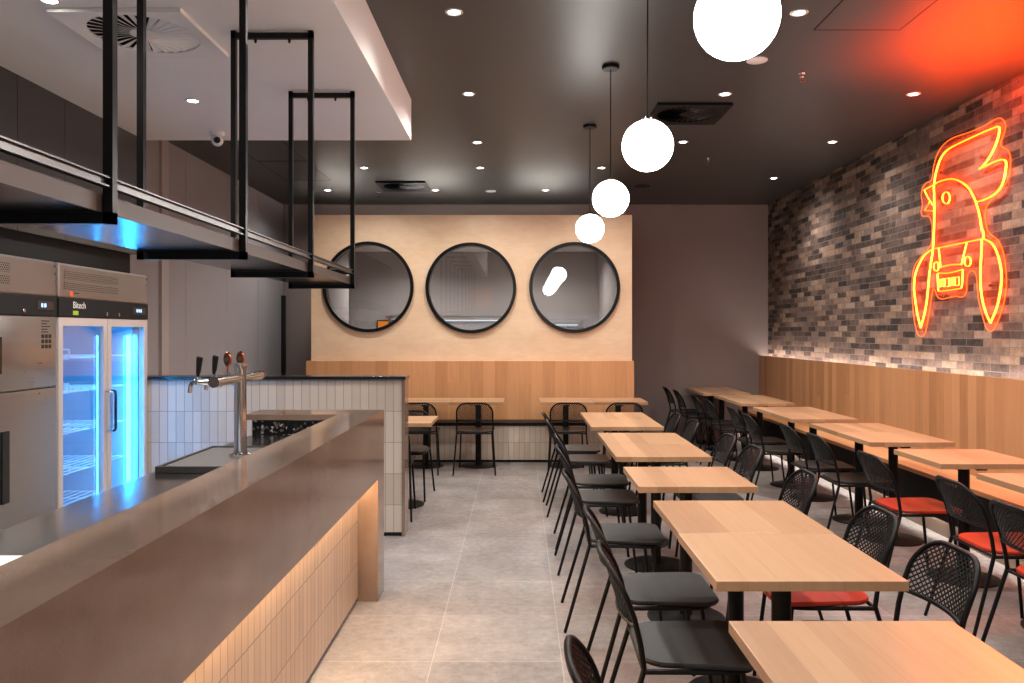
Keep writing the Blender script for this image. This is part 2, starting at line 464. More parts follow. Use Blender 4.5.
# boxed-down bulkhead over the bar, and dark cladding above the fridges
BZ = 3.03; BX = -.844; BD = 6.27
struct(MB().box(-4.1, BX, 1.98, BD, BZ, CZ).box(-4.1, BX, BKY, 1.98, BZ, HZ).build('ceiling_bulkhead', M['white_paint']))
oc = MB(); OX = -2.93
e0 = 1.25
while e0 < 6.1:
    oc.box(OX - .02, OX, e0 + .002, e0 + .487, 2.12, BZ); e0 += .489
struct(oc.build('wall_overhead', M['dark_panel']))
struct(MB().box(-3.62, OX - .015, 1.25, 6.14, 2.122, BZ).box(-3.62, OX - .05, 1.25, 6.13, 1.955, 2.122).build('ceiling_soffit', M['black_matt']))

# partition with mirrors
PY = 9.8
MIR = [at(px, py, PY) for px, py in ((368.5, 287), (471, 288), (574.5, 287.5))]
def holed(x0, x1, z0, z1, y0, y1, holes, r, n=64):
    """a board with round holes: one cell per hole, each cell a ring from circle to rectangle"""
    mb = MB()
    cuts = [x0] + [(a.x + b.x) / 2 for a, b in zip(holes, holes[1:])] + [x1]
    for h, (a, b) in zip(holes, zip(cuts, cuts[1:])):
        zb, zt = h.z - r - .05, h.z + r + .05
        angs = [2 * PI * k / n for k in range(n)]
        for cx, cz in ((a, zb), (b, zb), (b, zt), (a, zt)):
            angs.append(math.atan2(cz - h.z, cx - h.x) % (2 * PI))
        angs = sorted(set(round(q, 6) for q in angs)); m = len(angs)
        vs = []
        for q in angs:
            c0, s0 = math.cos(q), math.sin(q)
            tx = ((b - h.x) if c0 > 0 else (h.x - a)) / max(abs(c0), 1e-6)
            tz = ((zt - h.z) if s0 > 0 else (h.z - zb)) / max(abs(s0), 1e-6)
            t = min(tx, tz)
            for y in (y0, y1):
                vs += [(h.x + r * c0, y, h.z + r * s0), (h.x + t * c0, y, h.z + t * s0)]
        fs = []
        for k in range(m):
            i, j = 4 * k, 4 * ((k + 1) % m)
            fs += [(i, i + 1, j + 1, j), (i + 2, j + 2, j + 3, i + 3), (i, j, j + 2, i + 2)]
        mb.add(vs, fs)
        mb.box(a, b, y0, y1, z0, zb).box(a, b, y0, y1, zt, z1)
    return mb
struct(holed(-2.545, 1.384, 0, 2.966, PY, PY + .1, MIR, .525).build('wall_partition', M['birch']))
KY = 13.0
kw = MB().box(-2.545, -2.445, PY + .1, BY + .1, 0, 2.966).box(1.284, 1.384, PY + .1, KY, 0, 2.966)
kw.box(-2.755, 1.384, KY, KY + .1, 0, 2.966).box(-3.9, -3.8, BY + .1, KY, 0, 2.966)
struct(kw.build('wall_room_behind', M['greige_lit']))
struct(MB().box(-3.9, -2.775, KY, KY + .1, 0, 2.966).build('wall_white_behind', M['white_paint']))
struct(MB().box(-2.775, -2.755, KY - .02, KY + .1, 0, 2.84).build('trim_3', M['black_matt']))
struct(MB().box(-2.445, 1.284, PY + .1, BY + .1, 2.84, 2.966).box(-3.8, 1.284, BY + .1, KY, 2.84, 2.966).build('ceiling_room_behind', M['white_paint']))
wn2 = MB()
xw0, xw1 = at(332, 0, KY).x, at(343, 0, KY).x
for a, b2, c0, c1 in ((xw0 - .04, xw0, 1.2, 2.3), (xw1, xw1 + .04, 1.2, 2.3), (xw0, xw1, 2.26, 2.3), (xw0, xw1, 1.2, 1.24), (xw0, xw1, 1.86, 1.9)):
    wn2.box(a, b2, KY - .03, KY - .005, c0, c1)
w2 = struct(wn2.build('window_2', M['grey_panel']))
MB().box(xw0, xw1, KY - .02, KY - .012, 1.24, 2.26).build('pane', M['day'], w2)
g = empty('kitchen_gantry', (-.4, 12.2, 0))
for a, b2, z in ((-2.0, -.02, 1.78), (.42, .99, 1.71)):
    off2 = MB().box(a + .4, b2 + .4, -.2, .2, z - .03, z)
    off2.build('shelf', M['steel_y'], g)
    MB().box(a + .4, b2 + .4, -.15, .15, 1.3, 1.33).build('shelf', M['steel_y'], g)
    MB().tube([(a + .42, -.1, z - .11), (b2 + .38, -.1, z - .11)], .018, 10).build('rail', M['chrome'], g, True)
    MB().box(a + .5, b2 + .3, -.04, .04, z - .075, z - .06).build('light_strip', M['day'], g)
    for x in (a + .43, b2 + .37):
        MB().box(x - .02, x + .02, -.02, .02, 0, z - .03).build('leg', M['steel_y'], g)
tag(g, 'stainless kitchen gantry glimpsed through the round windows', 'gantry')
sc2 = empty('wall_screen', (-2.16, KY, 1.5))
off(MB().box(-2.30, -2.02, KY - .04, KY, 1.30, 1.73), sc2).build('casing', M['black_matt'], sc2)
off(MB().box(-2.285, -2.035, KY - .043, KY - .04, 1.32, 1.71), sc2).build('screen', M['orange_lit'], sc2)
tag(sc2, 'glowing orange screen on the far wall, low in the left round window', 'screen')

# ------------------------------------------------------------------ banquettes
b = empty('banquette', (-.59, 9.6, 0))
off(MB().box(-2.585, 1.396, 9.40, 9.70, .03, .43), b).build('tiled_base', M['tile_front'], b)
off(MB().box(-2.585, 1.396, 9.42, 9.69, 0, .03), b).build('plinth', M['black_matt'], b)
off(MB().box(-2.6, 1.40, 9.385, 9.71, .43, .47, .006), b).build('seat', M['black'], b)
off(MB().box(-2.585, 1.396, 9.71, 9.8, .47, 1.18), b).build('timber_back', M['oak_wall_back'], b)
tag(b, 'tile-fronted bench seat with tall oak back under the three round mirrors', 'bench seat')
b = empty('banquette', (3.3, 6.5, 0))
off(MB().box(3.42, 3.545, -.4, BY - .01, .45, 1.165).box(3.42, 3.445, -.4, BY - .01, 1.165, 1.2), b).build('timber_back', M['oak_wall_right'], b)
off(MB().box(3.115, 3.42, -.4, BY - .01, .415, .45, .004), b).build('seat', M['oak_seat'], b)
off(MB().box(3.125, 3.15, -.4, BY - .01, .135, .415), b).build('front_panel', M['black_matt'], b)
off(MB().box(3.175, 3.54, -.4, BY - .01, 0, .135), b).build('plinth', M['stone'], b)
off(MB().box(3.152, 3.168, -.38, BY - .05, .15, .165), b).build('light_strip', M['led_floor'], b)
off(MB().box(3.465, 3.5, -.35, BY - .05, 1.165, 1.175), b).build('light_strip', M['led_white'], b)
tag(b, 'long oak-backed bench with dark front along the brick wall', 'bench seat')

# round windows
for p, lab in zip(MIR, ('round black-framed window in the plywood wall, left one behind the hanging shelf',
                        'round black-framed window in the plywood wall, middle of the three',
                        'round black-framed window in the plywood wall reflecting the white globes')):
    m = empty('round_window', (p.x, PY, p.z))
    ro, ri = .555, .515
    MB().lathe([(ri, .1), (ri, -.035), (ri + .004, -.04), (ro - .004, -.04), (ro, -.035), (ro, -.0005), (.524, -.0005), (.524, .1), (ri, .1)], seg=96, axis='y', caps=False).build('frame', M['frame_black'], m, True)
    MB().lathe([(0, .04), (.5145, .04), (.5145, .03), (0, .03)], seg=96, axis='y').build('glass', M['pane'], m)
    tag(m, lab, 'window', 'round windows in the plywood wall')

# ------------------------------------------------------------------ low tiled divider
d = empty('half_wall', (-1.9, 6.07, 0))
off(MB().box(-3.34, -.875, 5.985, 6.16, .03, 1.172), d).build('tiled_face', M['tile_front'], d)
off(MB().box(-.875, -.852, 5.975, 6.165, .0, 1.172), d).build('end_panel', M['stone'], d)
off(MB().box(-3.34, -.88, 5.995, 6.15, 0, .03), d).build('plinth', M['black_matt'], d)
off(MB().box(-3.34, -.845, 5.965, 6.175, 1.172, 1.196, .003), d).build('cap', M['black_gloss'], d)
tag(d, 'low pale-tiled half wall with black cap behind the bar', 'half wall')

# ------------------------------------------------------------------ bar counter
c = empty('bar_counter', (-.9, 2.6, 0))
sf = MB(); prof = [(.35, .69), (4.53, .69), (4.53, 0), (4.73, 0), (4.73, 1.0665), (.35, 1.0665)]
sf.add([(-.798, y, z) for y, z in prof] + [(-.93, y, z) for y, z in prof], [tuple(range(6)), tuple(range(11, 5, -1))] + [(i, (i + 1) % 6, 6 + (i + 1) % 6, 6 + i) for i in range(6)])
sf.box(-1.01, -.93, .35, 4.73, .69, 1.0665)
off(sf, c).build('stone_front', M['stone'], c)
off(MB().box(-1.53, -1.008, 4.45, 4.73, 1.035, 1.0665, .002), c).build('return_top', M['stone'], c)
off(MB().box(-.935, -.912, .36, 4.532, .025, .69), c).build('tiled_front', M['tile_side'], c)
off(MB().box(-.95, -.93, .36, 4.53, 0, .026), c).build('plinth', M['black_matt'], c)
off(MB().box(-1.46, -.936, .37, 4.72, .08, .93).box(-1.40, -.95, .37, 4.70, 0, .08), c).build('cabinet_body', M['steel_y'], c)
off(MB().box(-1.485, -1.012, 4.452, 4.72, .945, 1.034), c).build('granite_upstand', M['granite'], c)
off(MB().box(-.905, -.885, .4, 4.5, .676, .689), c).build('light_strip', M['led_warm'], c)
tag(c, 'long beige stone bar counter with lit tiled front', 'bar counter')
w = MB().box(-1.485, -1.012, .36, 4.45, .931, .955, .003)
o = w.build('worktop', M['steel_worktop'])
tag(o, 'stainless steel worktop running behind the stone bar front', 'worktop')

# drip tray
t = empty('drip_tray', (-1.26, 3.5, .955))
off(MB().box(-1.465, -1.05, 3.22, 3.235, .956, .982).box(-1.465, -1.05, 3.80, 3.815, .956, .982).box(-1.465, -1.45, 3.235, 3.80, .956, .982).box(-1.065, -1.05, 3.235, 3.80, .956, .982), t).build('rim', M['tray_reflection_steel'], t)
off(MB().box(-1.45, -1.065, 3.235, 3.80, .958, .976), t).build('grille', M['drip'], t)
tag(t, 'steel drip tray with perforated grille on the worktop beneath the beer taps', 'drip tray')

# beer tower
TX, TY = -1.226, 3.52
b = empty('beer_tower', (TX, TY, .977))
MB().lathe([(.048, 0), (.048, .012), (.03, .018), (.027, .03), (.0265, .385), (.03, .39), (.03, .41), (.0, .413)], seg=28).build('column', M['chrome'], b, True)
hz = .345
MB().tube([(0, -.30, hz), (0, .27, hz)], .021, 20).build('crossbar', M['chrome'], b, True)
MB().lathe([(.0, -.31), (.023, -.31), (.023, -.3), (.0, -.3)], (0, 0, hz), 20, 'y').build('end_cap', M['chrome'], b, True)
MB().lathe([(.0, .27), (.023, .27), (.023, .28), (.0, .28)], (0, 0, hz), 20, 'y').build('end_cap', M['copper'], b, True)
for k, dy in enumerate((-.27, -.10, .06, .225)):
    tp = MB()
    tp.tube([(-.015, dy, hz), (-.09, dy, hz)], [.014, .012], 14)
    tp.tube([(-.078, dy, hz - .012), (-.078, dy, hz + .02)], .013, 14)
    tp.tube(fillet([(-.085, dy, hz), (-.108, dy, hz - .008), (-.112, dy, hz - .045)], .02), .008, 12)
    tap = tp.build('tap', M['chrome'], b, True)
    tap['label'] = 'chrome tap with black handle' if k < 2 else 'chrome tap with copper paddle handle'
    h = MB()
    if k < 2:
        h.tube([(-.078, dy, hz + .02), (-.078, dy, hz + .03), (-.076, dy, hz + .04), (-.071, dy, hz + .098), (-.07, dy, hz + .101)], [.005, .007, .0095, .013, .010], 14)
        h.build('tap_handle', M['black_matt'], tap, True)
    else:
        h.tube([(-.078, dy, hz + .02), (-.078, dy, hz + .05)], .005, 10)
        n0 = len(h.v)
        h.lathe([(0, -.010), (.019, -.010), (.022, -.005), (.022, .005), (.019, .010), (0, .010)], (0, 0, 0), 28, 'y')
        h.v = h.v[:n0] + [(v[0] * .8 - .078, v[1] + dy, v[2] * 1.55 + hz + .08) for v in h.v[n0:]]
        h.build('tap_handle', M['copper'], tap, True)
        MB().lathe([(0, -.0125), (.010, -.0125), (.010, -.010), (0, -.010)], (-.078, dy, hz + .08), 18, 'y').build('badge', M['chrome'], tap, True)
tag(b, 'chrome T-shaped beer tower with four taps rising behind the bar', 'beer tower')
o = MB().box(-1.40, -1.05, 1.45, 1.985, .9555, .969, .004).build('reflection_board', M['plastic_white'])  # added white slab imitating a pale reflection in the steel
tag(o, 'white board standing in for a reflection at the near end of the steel worktop', 'board')

# ------------------------------------------------------------------ hanging bar shelf
s = empty('hanging_shelf', (-1.24, 3.1, 1.8))
FX, BXk = -1.04, -1.425
tb = .0125
off(MB().box(BXk + .02, FX - .022, 1.0, 5.0, 1.826, 1.868), s).build('board', M['black_gloss'], s)
off(MB().box(FX - .022, FX - .014, 1.0, 5.0, 1.826, 1.872), s).build('front_edge', M['bronze'], s)
for D in (1.05, 2.035, 3.02, 4.0, 5.0):
    fr = MB()
    fr.box(FX - tb, FX + tb, D - tb, D + tb, 1.797, BZ - .001)
    fr.box(BXk - tb, BXk + tb, D - tb, D + tb, 1.797, BZ - .001)
    fr.box(BXk - tb, FX + tb, D - tb, D + tb, 1.797, 1.8255)
    fr.box(BXk - tb, FX + tb, D - tb, D + tb, BZ - .04, BZ - .011)
    for fx in (.28, .72):
        xx = BXk + (FX - BXk) * fx
        fr.tube([(xx, D, BZ - .06), (xx, D, BZ - .04)], [.005, .009], 10)
    off(fr, s).build('hanger_frame', M['frame_black'], s)
rl = MB()
rl.box(FX - .012, FX - .002, 1.0, 5.0, 1.888, 1.914).box(FX - .012, FX + .008, 1.0, 5.0, 1.888, 1.892).box(FX - .012, FX + .008, 1.0, 5.0, 1.910, 1.914)
off(rl, s).build('front_rail', M['rail'], s)
off(MB().box(BXk, FX, 4.985, 4.999, 1.886, 1.915), s).build('end_rail', M['frame_black'], s)
tag(s, 'black steel-framed shelf hanging over the bar from the white bulkhead', 'shelf')

# ------------------------------------------------------------------ fridges
def text_mesh(body, size, name, mat, parent, loc, rot):
    cu = bpy.data.curves.new(name, 'FONT'); cu.body = body; cu.size = size; cu.extrude = .0006
    tmp = bpy.data.objects.new(name + '_tmp', cu); COL.objects.link(tmp)
    bpy.context.view_layer.update()
    me = bpy.data.meshes.new_from_object(tmp.evaluated_get(bpy.context.evaluated_depsgraph_get()))
    bpy.data.objects.remove(tmp)
    me.materials.clear(); me.materials.append(mat)
    o = bpy.data.objects.new(name, me); COL.objects.link(o); o.parent = parent
    o.location = loc; o.rotation_euler = rot
    return o
FRX = -2.77
def fridge(y0, y1, solid, label):
    W = y1 - y0
    f = empty('upright_fridge', (FRX, y0, 0))
    H = 1.945; dep = .74; b0, b1 = 1.62, 1.735
    body = MB()
    if solid:
        body.box(-dep, -.045, .0, W, .12, H - .21)
    else:
        th = .045
        body.box(-dep, -.05, 0, th, .12, b0).box(-dep, -.05, W - th, W, .12, b0).box(-dep, -.05, th, W - th, .12, .2)
        body.box(-dep, -.05, th, W - th, b0 - .05, b0)
        body.box(-dep, -.05, 0, W, b0, H - .21)
    body.box(-dep, -.06, .02, W - .02, H - .21, H - .02)
    body.build('cabinet', M['steel_y'], f)
    if not solid:
        MB().box(-dep + .02, -dep + .03, .046, W - .046, .2, b0 - .05).box(-dep + .03, -.09, .046, .052, .2, b0 - .05).box(-dep + .03, -.09, W - .052, W - .046, .2, b0 - .05).build('liner', M['fridge_inner'], f)
    for yy in (.08, W - .08):
        for xx in (-.1, -dep + .08):
            MB().lathe([(.03, 0), (.03, .03), (.02, .035), (.02, .122)], (xx, yy, 0), 14).build('foot', M['black'], f, True)
    MB().box(-.06, 0, 0, W, b1, H, .012).build('compressor_panel', M['steel_y'], f)
    vt = MB()
    vt.box(-.002, .0025, .06, W * .62, b1 + .115, b1 + .165).box(-.002, .0025, .06, W * .62, b1 + .05, b1 + .1)
    vt.build('vent', M['vent'], f)
    MB().box(-.055, .004, 0, W, b0, b1 - .001, .003).build('control_band', M['black_matt'], f)
    MB().box(.003, .007, W * .80 if not solid else W * .83, W * .965, b0 + .035, b0 + .085).build('display_bezel', M['logo_dark'], f)
    dg = MB()
    yb = W * (.84 if not solid else .86)
    for q in range(3 if not solid else 2):
        dg.box(.0065, .0075, yb + q * .03, yb + q * .03 + .018, b0 + .05, b0 + .072)
    dg.build('display', M['display'], f)
    text_mesh('Bitech', .058, 'brand_lettering', M['logo_white'], f, (.0045, W * .13 if not solid else W * .37, b0 + .055), (PI / 2, 0, PI / 2))
    MB().box(.003, .0055, W * .13 if not solid else W * .37, W * .13 + .06 if not solid else W * .37 + .06, b0 + .012, b0 + .038).build('energy_sticker', M['sticker_lime'], f)
    MB().lathe([(0, 0), (.018, 0), (.018, .002), (0, .002)], (0, W * .12, b1 + .028), 18, 'x').build('warning_sticker', M['sticker_orange'], f)
    MB().box(0, .002, W * .15, W * .195, b1 + .03, b1 + .036).build('warning_text', M['logo_dark'], f)
    for fr in ((.48, .62) if not solid else (.72,)):
        MB().lathe([(0, .003), (.012, .003), (.012, .009), (.005, .011), (0, .011)], (0, W * fr, b0 + .026), 14, 'x').build('lock', M['chrome'], f, True)
    if solid:
        lk = 1.2
        for a, bb in ((0, W / 2), (W / 2, W)):
            for z0, z1 in ((.14, lk - .004), (lk + .004, b0 - .006)):  # lower and upper half doors
                dr = MB().box(-.045, 0, a + .004, bb - .004, z0, z1, .006).build('door', M['steel_y'], f, True)
                ya = a + .06 if z0 < 1 else a + .03
                MB().box(-.002, .012, ya, ya + (.065 if z0 < 1 else .03), .6 if z0 < 1 else 1.3, .99 if z0 < 1 else 1.5, .004).build('handle', M['black_gloss'], dr)
        g = MB()
        for r in range(3):
            for q in range(3):
                g.box(0, .0012, W - .15 + q * .035, W - .15 + q * .035 + .026, 1.49 - r * .03, 1.49 - r * .03 + .022)
        for r in range(5):
            g.box(0, .0012, W - .15, W - .15 + rng.uniform(.05, .1), 1.523 + r * .016, 1.523 + r * .016 + .006)
        g.build('data_label', M['logo_dark'], f)
    else:
        for a, bb, hy in ((.0, W / 2, -1), (W / 2, W, 1)):
            fw = .05
            fr = MB()
            fr.box(-.04, 0, a + .003, a + fw, .14, b0 - .006).box(-.04, 0, bb - fw, bb - .003, .14, b0 - .006)
            fr.box(-.04, 0, a + fw, bb - fw, b0 - .056, b0 - .006).box(-.04, 0, a + fw, bb - fw, .14, .2)
            dr = fr.build('door', M['alu'], f)
            MB().box(-.026, -.016, a + fw, bb - fw, .2, b0 - .056).build('glass', M['glass'], dr)
            yh = bb - .028 if hy < 0 else a + .028
            hd = MB().tube(fillet([(0, yh, .86), (.04, yh, .86), (.04, yh, 1.13), (0, yh, 1.13)], .015), .008, 10)
            hd.box(.034, .046, yh - .008, yh + .008, .88, 1.11)
            hd.build('handle', M['black_gloss'] if hy > 0 else M['chrome'], dr, True)
        for zz in (.36, .62, .88, 1.14, 1.36):
            for ya, yb2 in ((.07, W / 2 - .02), (W / 2 + .02, W - .07)):
                sh = MB()
                for xx in [-.66 + .06 * k for k in range(10)]:
                    sh.tube([(xx, ya, zz), (xx, yb2, zz)], .0035, 6)
                for yy in (ya, (ya + yb2) / 2, yb2):
                    sh.tube([(-.66, yy, zz - .006), (-.12, yy, zz - .006)], .0045, 6)
                sh.tube(fillet([(-.12, ya, zz), (-.12, ya + .1, zz), (-.12, ya + .1, zz + .055), (-.12, ya + .26, zz + .055), (-.12, ya + .26, zz), (-.12, yb2, zz)], .012), .0045, 6)
                sh.build('wire_shelf', M['wire'], f, True)
        for yy, hw, xx in ((W / 2 + .025, .005, -.075), (W - .085, .013, -.1), (.07, .006, -.1)):
            MB().box(xx - .01, xx + .01, yy - hw, yy + hw, .26, 1.5).build('light_strip', M['led_blue'], f)
    tag(f, label, 'fridge', 'upright fridges behind the bar')
    return f
fridge(4.81, 5.965, False, 'two-door glass-front display fridge glowing blue beside the tiled half wall')
fridge(3.63, 4.79, True, 'stainless steel solid-door upright fridge cut by the left edge of the photo')

# ------------------------------------------------------------------ tables
def make_table(mat):
    t = empty('bistro_table')
    MB().box(-.297, .297, -.297, .297, .723, .755, .0025).build('tabletop', mat, t)
    MB().lathe([(.033, .012), (.033, .70)], (0, 0, 0), 20).build('column', M['black'], t, True)
    MB().lathe([(.205, 0), (.205, .006), (.19, .011), (.06, .016), (.045, .022), (.0, .022)], (0, 0, 0), 40).build('base', M['black'], t, True)
    MB().box(-.2, .2, -.03, .03, .70, .7225).box(-.03, .03, -.2, .2, .70, .7225).build('bracket', M['black'], t)
    return t
proto_t = make_table(M['oak_top'])
used_t = False
def place_table(x, y, label, group):
    global used_t
    o = copy_tree(proto_t) if used_t else proto_t
    used_t = True
    o.location = (x + 3 * y / F, y, 0)
    tag(o, label, 'table', group)
# middle row
GM = 'oak tables in the middle row'
MIDT = [(.847, 1.83, 'light oak table at the bottom right corner, cut off by the frame'),
        (.895, 2.762, 'light oak table, nearer half of the big foreground pair, facing the cut-off corner table'),
        (.897, 3.357, 'light oak table, farther half of the big foreground pair in the middle row'),
        (.877, 4.28, 'single square oak table standing alone behind the big foreground pair'),
        (.877, 5.24, 'light oak table, nearer half of the pair behind the single middle-row table'),
        (.877, 5.837, 'light oak table, farther half of the pair behind the single middle-row table'),
        (.86, 6.82, 'light oak table, nearer half of the last middle-row pair before the tiled bench'),
        (.86, 7.417, 'light oak table, farther half of the last middle-row pair before the tiled bench')]
for x, y, l in MIDT: place_table(x, y, l, GM)
GW = 'oak tables along the brick wall bench'
WALT = [(2.78, 3.478, 'oak table by the brick wall bench at the right edge, nearest and mostly cut off'),
        (2.78, 4.075, 'oak table by the brick wall bench, second nearest, its right part cut off'),
        (2.745, 4.97, 'single oak table by the brick wall bench, third nearest'),
        (2.735, 5.895, 'oak table by the brick wall bench, nearer half of the first full pair'),
        (2.735, 6.492, 'oak table by the brick wall bench, farther half of the first full pair'),
        (2.69, 7.395, 'oak table by the brick wall bench, nearer half of the second full pair'),
        (2.69, 7.992, 'oak table by the brick wall bench, farther half of the second full pair'),
        (2.675, 9.0, 'oak table by the brick wall bench, nearer half of the third full pair'),
        (2.675, 9.597, 'oak table by the brick wall bench, farther half of the third full pair'),
        (2.60, 10.42, 'oak table by the brick wall bench, nearer half of the farthest pair'),
        (2.60, 11.017, 'oak table by the brick wall bench, last one against the grey back wall')]
for x, y, l in WALT: place_table(x, y, l, GW)
proto_tx = make_table(M['oak_top_x']); used_x = False
GB = 'oak tables along the tiled bench'
for x, y, l, g in ((.50, 9.155, 'oak table at the tiled bench below the right-hand mirror, left half of a pair', GB),
                (1.10, 9.155, 'oak table at the tiled bench, right half of the pair, jutting past the oak panelling', GB),
                (-.50, 9.155, 'oak table at the tiled bench below the middle mirror, beside the aisle', GB),
                (-1.10, 9.155, 'oak table at the tiled bench partly hidden behind the pale half wall', GB),
                (-1.07, 7.08, 'oak table sticking out behind the right end of the pale tiled half wall', None)):
    o = copy_tree(proto_tx) if used_x else proto_tx
    used_x = True
    o.location = (x + 3 * y / F, y, 0); tag(o, l, 'table', g)

# ------------------------------------------------------------------ chairs
def make_chair():
    ch = empty('mesh_back_chair')
    Wb = .195; ZT = .771; ZJ = .44; ZL = .575
    def B(u, v):
        k = (v - ZJ) / (ZT - ZJ)
        x = -.125 - .105 * k + .02 * math.sin(PI * k)
        bul = .05 * (1 - k * .55) * (1 - (u / Wb) ** 2) if v > .5 else 0
        return Vector((x - bul, u, v))
    # seat
    bm = bmesh.new()
    def rr(x0, x1, hw0, hw1, rad, n=8):
        pts = []
        for cx, cy, a0, r in ((x1 - rad * .7, hw1 - rad * .7, 0, rad * .7), (x0 + rad, hw0 - rad, PI / 2, rad), (x0 + rad, -hw0 + rad, PI, rad), (x1 - rad * .7, -hw1 + rad * .7, 1.5 * PI, rad * .7)):
            for k in range(n + 1):
                a = a0 + PI / 2 * k / n
                pts.append((cx + r * math.cos(a), cy + r * math.sin(a)))
        return pts
    outer = rr(-.135, .27, .19, .205, .10)
    cx, cy = .07, 0
    def ring(s, z): return [bm.verts.new((cx + (p[0] - cx) * s, cy + (p[1] - cy) * s, z)) for p in outer]
    rings = [ring(.985, .440), ring(1.0, .445), ring(1.0, .452), ring(.985, .4575), ring(.9, .4565), ring(.5, .453)]
    n = len(outer)
    for a, b2 in zip(rings, rings[1:]):
        for i in range(n):
            j = (i + 1) % n
            bm.faces.new((a[i], a[j], b2[j], b2[i]))
    bm.faces.new(rings[-1]); bm.faces.new(rings[0][::-1])
    MB().bm(bm).build('seat', M['seat_black'], ch, True)
    # back frame: arch + lower cross tube
    path = []
    rad = .115
    path += [(-Wb, ZJ), (-Wb, .52), (-Wb, .6), (-Wb, ZT - rad)]
    for k in range(1, 8):
        a = PI - PI / 2 * k / 8
        path.append((-Wb + rad + rad * math.cos(a), ZT - rad + rad * math.sin(a)))
    for k in range(0, 7):
        path.append((-Wb + rad + (2 * Wb - 2 * rad) * k / 6, ZT))
    for k in range(1, 9):
        a = PI / 2 - PI / 2 * k / 8
        path.append((Wb - rad + rad * math.cos(a), ZT - rad + rad * math.sin(a)))
    path += [(Wb, .6), (Wb, .52), (Wb, ZJ)]
    mb = MB().tube([B(u, v) for u, v in path], .0095, 10)
    mb.tube([B(-Wb + 2 * Wb * k / 12, ZL) for k in range(13)], .0085, 8)
    mb.build('back_frame', M['black'], ch, True)
    # expanded-metal back
    def inside(u, v):
        if abs(u) > Wb or v < ZL or v > ZT: return False
        if v > ZT - rad and abs(u) > Wb - rad:
            return (abs(u) - Wb + rad) ** 2 + (v - ZT + rad) ** 2 < rad * rad
        return True
    mesh = MB(); dw, dh = .0265, .0205
    slope = dw / dh
    nst = int((2 * Wb + (ZT - ZL) * slope) / dw) + 2
    for sg in (-1, 1):
        for k in range(-1, nst):
            c0 = -Wb - (ZT - ZL) * slope + k * dw if sg > 0 else -Wb + k * dw
            run = []
            steps = 24
            for q in range(steps + 2):
                v = ZL + (ZT - ZL) * q / steps
                u = c0 + sg * (v - ZL) * slope
                if q <= steps and inside(u, v): run.append(B(u, v))
                else:
                    if len(run) > 1: mesh.tube([run[0]] + run[2:-1:3] + [run[-1]], .0029, 4, caps=False)
                    run = []
    mesh.build('back_mesh', M['black'], ch, False, False)
    # seat frame loop
    lp = fillet([(-.125, -Wb, ZJ - .008), (.16, -.185, ZJ - .012), (.235, -.16, ZJ - .012), (.235, .16, ZJ - .012), (.16, .185, ZJ - .012), (-.125, Wb, ZJ - .008)], .06)
    MB().tube(lp, .0095, 8).tube([(-.125, -Wb, ZJ - .008), (-.125, Wb, ZJ - .008)], .008, 8).build('seat_frame', M['black'], ch, True)
    for sg in (-1, 1):
        MB().tube([(-.125, sg * Wb, ZJ), (-.25, sg * .225, .012), (-.253, sg * .2257, 0)], [.0095, .0085, .0085], 10).build('leg', M['black'], ch, True)
        MB().tube([(.195, sg * .172, ZJ - .012), (.243, sg * .192, 0)], [.0095, .0085], 10).build('leg', M['black'], ch, True)
    return ch
proto_c = make_chair(); used_c = False
def place_chair(x, y, rz, label, group):
    global used_c
    o = copy_tree(proto_c) if used_c else proto_c
    used_c = True
    o.location = (x, y, 0); o.rotation_euler = (0, 0, rz)
    tag(o, label, 'chair', group)
    return o
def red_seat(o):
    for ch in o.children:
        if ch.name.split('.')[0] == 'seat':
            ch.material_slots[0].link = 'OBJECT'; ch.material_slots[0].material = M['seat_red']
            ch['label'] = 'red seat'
GA = 'black chairs on the aisle side of the middle row'
short = ['cut-off corner table', 'nearest big table pair, nearer one', 'nearest big table pair, farther one', 'single middle-row table',
         'table pair behind the single, nearer one', 'table pair behind the single, farther one', 'last middle-row pair, nearer one', 'last middle-row pair, farther one']
ja = [.30, .52, .52, .475, .48, .495, .465, .445]
for i, (tx, ty, l) in enumerate(MIDT):
    x = ja[i] + (-.0 if i else .06)
    place_chair(x + 3 * ty / F, ty + (.03 if i == 0 else .0), R(rng.uniform(-1.2, 1.2)), 'black aisle-side chair of the ' + short[i], GA)
GR = 'mesh-back chairs on the brick-wall side of the middle row'
jb = [None, 1.27, 1.285, 1.305, 1.31, 1.30, 1.26, 1.23]
for i, (tx, ty, l) in enumerate(MIDT):
    if jb[i] is None: continue
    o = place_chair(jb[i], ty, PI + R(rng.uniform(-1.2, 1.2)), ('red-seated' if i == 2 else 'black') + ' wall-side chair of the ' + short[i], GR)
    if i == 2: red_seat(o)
GC = 'mesh-back chairs facing the brick wall bench'
shw = ['nearest wall table, cut by the right edge', 'second wall table from the camera', 'single wall table, third nearest', 'first full wall pair, nearer one', 'first full wall pair, farther one',
       'second full wall pair, nearer one', 'second full wall pair, farther one', 'third full wall pair, nearer one', 'third full wall pair, farther one',
       'farthest wall pair, nearer one', 'last wall table at far end']
jc = [2.37, 2.435, 2.40, 2.41, 2.40, 2.335, 2.355, 2.345, 2.33, 2.275, 2.25]
for i, (tx, ty, l) in enumerate(WALT):
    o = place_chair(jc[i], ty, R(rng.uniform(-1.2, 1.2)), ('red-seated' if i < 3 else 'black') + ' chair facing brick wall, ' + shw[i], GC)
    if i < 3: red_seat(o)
GD = 'black chairs facing the tiled bench'
